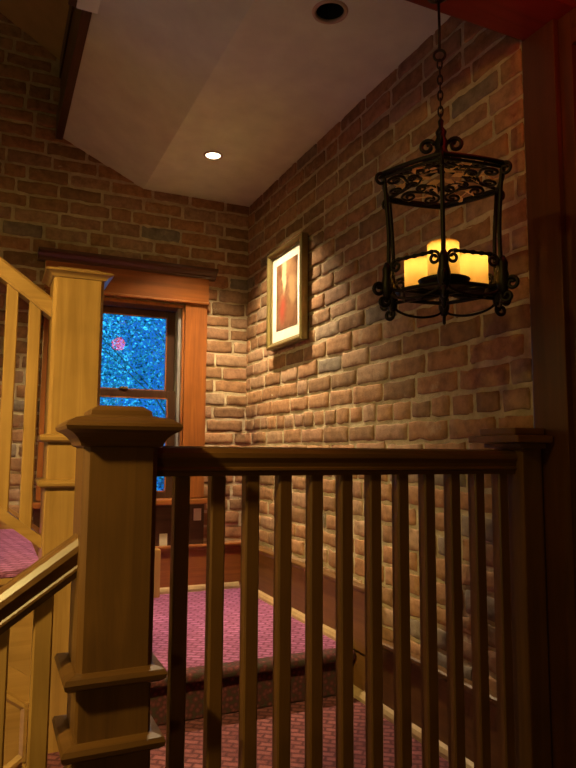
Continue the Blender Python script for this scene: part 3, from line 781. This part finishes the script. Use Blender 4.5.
# uprights with scroll feet
for k in range(6):
    a = -PI/2 + PI/3*k; c, s = math.cos(a), math.sin(a)
    up_ = NB(); q = smooth([(0.146, 0, ZR-0.004), (0.141, 0, 0.56), (0.136, 0, 0.48), (0.137, 0, 0.41), (RBOT+0.002, 0, ZF+0.03), (RBOT+0.002, 0, ZF-0.01)])
    tube(up_, [(p.x*c, p.x*s, p.z) for p in q], 0.0046, 8); u = iron('upright', up_)
    for q, tr in ((spiral((RBOT+0.022, ZF-0.002), 0.015, 0.004, PI*0.75, -1.3), 0.0045), (spiral((RBOT+0.010, ZF-0.027), 0.014, 0.004, PI*0.75, 1.2), 0.0045)):
        bm = NB(); tube(bm, [(x*c, x*s, z_) for x, z_ in q], tr, 6); iron('foot_scroll', bm, u)
    bm = NB(); lathe(bm, (RBOT+0.002)*c, (RBOT+0.002)*s, [(0.005, ZF+0.060), (0.011, ZF+0.045), (0.010, ZF+0.03), (0.014, ZF+0.012), (0.013, ZF-0.004), (0.009, ZF-0.018), (0.004, ZF-0.024)], 12); iron('collar', bm, u)
# gallery scrolls along the six sides, swags below
for k in range(6):
    a = -PI/2 + PI/3*k + PI/6; c, s = math.cos(a), math.sin(a); RG = RBOT*0.87; L = RBOT/2; zg = ZF+0.062
    q1 = spiral((-L+0.022, zg-0.014), 0.014, 0.004, PI/2, 1.25); q2 = spiral((L-0.022, zg-0.014), 0.014, 0.004, PI/2, -1.25)
    bar = [(-L+0.022+(2*L-0.044)*i/14, zg) for i in range(15)]
    bm = NB()
    for q, tr in ((q1, 0.0036), (q2, 0.0036), (bar, [0.0034 + 0.0020*(i % 3 == 1) for i in range(15)])):
        tube(bm, [(RG*c - u_*s, RG*s + u_*c, z_) for u_, z_ in q], tr, 6)
    iron('gallery_scroll', bm)
    bm = NB(); q = smooth([(-L, ZF, 0), (-L*0.8, ZF-0.018, 0), (-L*0.3, ZF-0.028, 0), (L*0.3, ZF-0.028, 0), (L*0.8, ZF-0.018, 0), (L, ZF, 0)])
    tube(bm, [(RG*c - p.x*s, RG*s + p.x*c, p.y) for p in q], 0.003, 6); iron('swag', bm)
bm = NB(); tube(bm, hexa(0.104, ZF+0.002), 0.0048, 8, closed=True); iron('bottom_ring', bm)
for k in range(6):
    a = -PI/2 + PI/3*k; c, s = math.cos(a), math.sin(a)
    bm = NB(); tube(bm, [(0, 0, ZF), (RBOT*c, RBOT*s, ZF)], 0.0042, 6); iron('arm', bm)
bm = NB(); lathe(bm, 0, 0, [(0.003, ZF+0.02), (0.012, ZF+0.010), (0.014, ZF), (0.008, ZF-0.010), (0.005, ZF-0.018), (0.006, ZF-0.026), (0.002, ZF-0.034)], 16); iron('finial', bm)
CAND = [(-PI/2, 0.086, 0.064), (PI/2 - PI/3, 0.086, 0.076), (PI/2 + PI/3, 0.081, 0.064)]
ZP = 0.370
for a, h, RP in CAND:
    x, y = RP*math.cos(a), RP*math.sin(a); bm = NB()
    lathe(bm, x, y, [(0.006, ZF-0.002), (0.018, ZF+0.004), (0.048, ZP-0.008), (0.056, ZP+0.002), (0.054, ZP+0.003), (0.040, ZP-0.001), (0.003, ZP-0.001)], 32); iron('candle_plate', bm)
labs = ('glowing pillar candle in the middle of the lantern, nearest and tallest', 'glowing pillar candle on the right plate of the lantern', 'glowing pillar candle on the left plate of the lantern')
for (a, h, RP), lab in zip(CAND, labs):
    p = MW @ Vector((RP*math.cos(a), RP*math.sin(a), 0)); x, y = p.x, p.y
    t = thing('pillar_candle', lab, 'candle', (x, y, ZP), group='pillar candles in the lantern')
    bm = NB(); r = 0.0345
    lathe(bm, x, y, [(r, ZP), (r, ZP+h*0.6), (r, ZP+h-0.003), (r-0.002, ZP+h), (r-0.004, ZP+h-0.001), (r-0.006, ZP+h-0.008), (r*0.4, ZP+h-0.013), (0.001, ZP+h-0.014)], 32, cap=False); obj('wax', bm, WAX, t)
    bm = NB(); lathe(bm, x, y, [(0.0012, ZP+h-0.015), (0.0032, ZP+h-0.010), (0.004, ZP+h-0.005), (0.0022, ZP+h+0.001), (0.0004, ZP+h+0.005)], 12); obj('flame', bm, FLAME, t)
    l = bpy.data.lights.new('candle_glow', 'POINT'); l.energy = 0.17; l.color = (1.0, 0.66, 0.26); l.shadow_soft_size = 0.008
    lo_ = bpy.data.objects.new('candle_glow', l); COL.objects.link(lo_); lo_.location = (x, y, ZP+h-0.0175)

# ------------------------------------------------------------------ trees outside the window
bm = NB(); box(bm, -12, 14, YB+0.3, 26, -4.1, -4.0); struct('ground', bm, GROUND)
def tree(label, cx, cy, rx, ry, rz, zc, n, seed):
    R = random.Random(seed)
    t = thing('leafy_tree', label, 'tree', (cx, cy, -4.0), group='trees outside the window')
    bm = NB(); tube(bm, [(cx, cy, -4.0), (cx+0.05, cy, -2.5), (cx, cy+0.1, zc-0.3), (cx-0.1, cy+0.05, zc+rz*0.5)], [0.16, 0.11, 0.06, 0.02], 10)
    for k in range(6):
        a = k*1.05 + R.random(); tube(bm, [(cx, cy+0.05, zc-rz*0.5), (cx+rx*0.3*math.cos(a), cy+ry*0.3*math.sin(a), zc), (cx+rx*0.7*math.cos(a), cy+ry*0.7*math.sin(a), zc+rz*0.4)], [0.016, 0.010, 0.005], 6)
    obj('trunk', bm, BARK, t)
    verts, faces = [], []
    for i in range(n):
        th, ph, rr = R.uniform(0, 2*PI), math.acos(R.uniform(-1, 1)), R.uniform(0.55, 1.0)**0.7
        p = Vector((cx-cx + rx*rr*math.sin(ph)*math.cos(th), ry*rr*math.sin(ph)*math.sin(th), zc + 4.0 + rz*rr*math.cos(ph)))
        d = Vector((R.gauss(0, 1), R.gauss(0, 1), R.gauss(0, 0.7) - 0.3)).normalized(); s_ = d.orthogonal().normalized()
        s_ = Matrix.Rotation(R.uniform(0, 2*PI), 3, d) @ s_; L = R.uniform(0.024, 0.050)*(1 if n > 30000 else 1.5)
        b = len(verts)
        verts += [p-d*L*0.5, p+s_*L*0.28, p+d*L*0.5, p-s_*L*0.28]; faces.append((b, b+1, b+2, b+3))
    me = bpy.data.meshes.new('foliage'); me.from_pydata([tuple(v) for v in verts], [], faces); me.materials.append(LEAF)
    f = bpy.data.objects.new('foliage', me); COL.objects.link(f); f.parent = t
tree('leafy tree close outside the window, blue in the dusk', 2.5, 7.4, 2.7, 1.3, 2.4, 0.6, 90000, 1)
tree('leafy tree farther out, seen through gaps beyond the close tree', 5.2, 11.5, 2.2, 1.6, 2.9, 0.6, 26000, 2)
tree('leafy tree farther out to the left, beyond the close tree', -0.2, 11.2, 2.5, 1.6, 2.7, 0.5, 30000, 3)

# ------------------------------------------------------------------ light
def point(name, loc, e, c, r=0.06):
    l = bpy.data.lights.new(name, 'POINT'); l.energy = e; l.color = c; l.shadow_soft_size = r
    o = bpy.data.objects.new(name, l); COL.objects.link(o); o.location = loc; return o
l = bpy.data.lights.new('downlight_beam', 'SPOT'); l.energy = 310; l.color = (1.0, 0.75, 0.42); l.spot_size = math.radians(101); l.spot_blend = 0.8; l.shadow_soft_size = 0.03
o = bpy.data.objects.new('downlight_beam', l); COL.objects.link(o); o.location = (CANS[0][0], CANS[0][1], ZC-0.006)
point('hall_lamp', (-1.0, 0.62, 1.03), 20, (1.0, 0.74, 0.17), 0.04)
point('hall_fill', (-0.9, -0.7, -0.35), 8, (1.0, 0.74, 0.20), 0.10)  # unseen warm fill, added to lift the dim surfaces
point('stair_fill', (-1.15, 1.5, -0.25), 3.5, (1.0, 0.74, 0.34), 0.12)  # added fill with no fitting, lights the ceiling from below
point('red_hall_lamp', (1.00, 0.86, 0.95), 1.5, (1.0, 0.03, 0.02))
point('upstairs_fill', (-0.5, 2.1, 2.20), 0.9, (1.0, 0.78, 0.25), 0.05)  # fill added to bring up the sloping olive ceiling
l = bpy.data.lights.new('hall_fill_spot', 'SPOT'); l.energy = 250; l.color = (1.0, 0.73, 0.24); l.spot_size = math.radians(68); l.spot_blend = 0.9; l.shadow_soft_size = 0.05  # added spot that brightens the golden newel and upper stairs
o = bpy.data.objects.new('hall_fill_spot', l); COL.objects.link(o); o.location = (-1.05, 0.60, 1.0)
o.rotation_euler = (Vector((-0.10, 1.95, -0.10)) - Vector(o.location)).to_track_quat('-Z', 'Y').to_euler()
l = bpy.data.lights.new('dusk', 'SUN'); l.energy = 20.0; l.color = (0.05, 0.48, 1.0); l.angle = 0.3
o = bpy.data.objects.new('dusk', l); COL.objects.link(o); o.rotation_euler = (math.radians(48), 0, math.radians(-15))
wd = bpy.data.worlds.new('World'); S.world = wd; wd.use_nodes = True
bg = wd.node_tree.nodes['Background']; bg.inputs[0].default_value = (0.015, 0.20, 0.80, 1); bg.inputs[1].default_value = 0.9

# ------------------------------------------------------------------ camera
cam = bpy.data.cameras.new('Camera'); co = bpy.data.objects.new('Camera', cam); COL.objects.link(co)
y, p, r = (math.radians(a) for a in (24.4, 5.9, 0.36))
fwd = Vector((math.sin(y)*math.cos(p), math.cos(y)*math.cos(p), math.sin(p)))
right = Vector((math.cos(y), -math.sin(y), 0)); up = right.cross(fwd)
rx = right*math.cos(r) + up*math.sin(r); ux = up*math.cos(r) - right*math.sin(r)
co.matrix_world = Matrix(((rx.x, ux.x, -fwd.x, 0), (rx.y, ux.y, -fwd.y, 0), (rx.z, ux.z, -fwd.z, 0), (0, 0, 0, 1)))
cam.sensor_fit = 'VERTICAL'; cam.sensor_height = 36.0; cam.lens = 651/768*36.0; cam.clip_start = 0.02
S.camera = co
S.view_settings.view_transform = 'Standard'; S.view_settings.look = 'None'
S.view_settings.exposure = 0.0; S.view_settings.gamma = 1.0; S.view_settings.use_curve_mapping = False
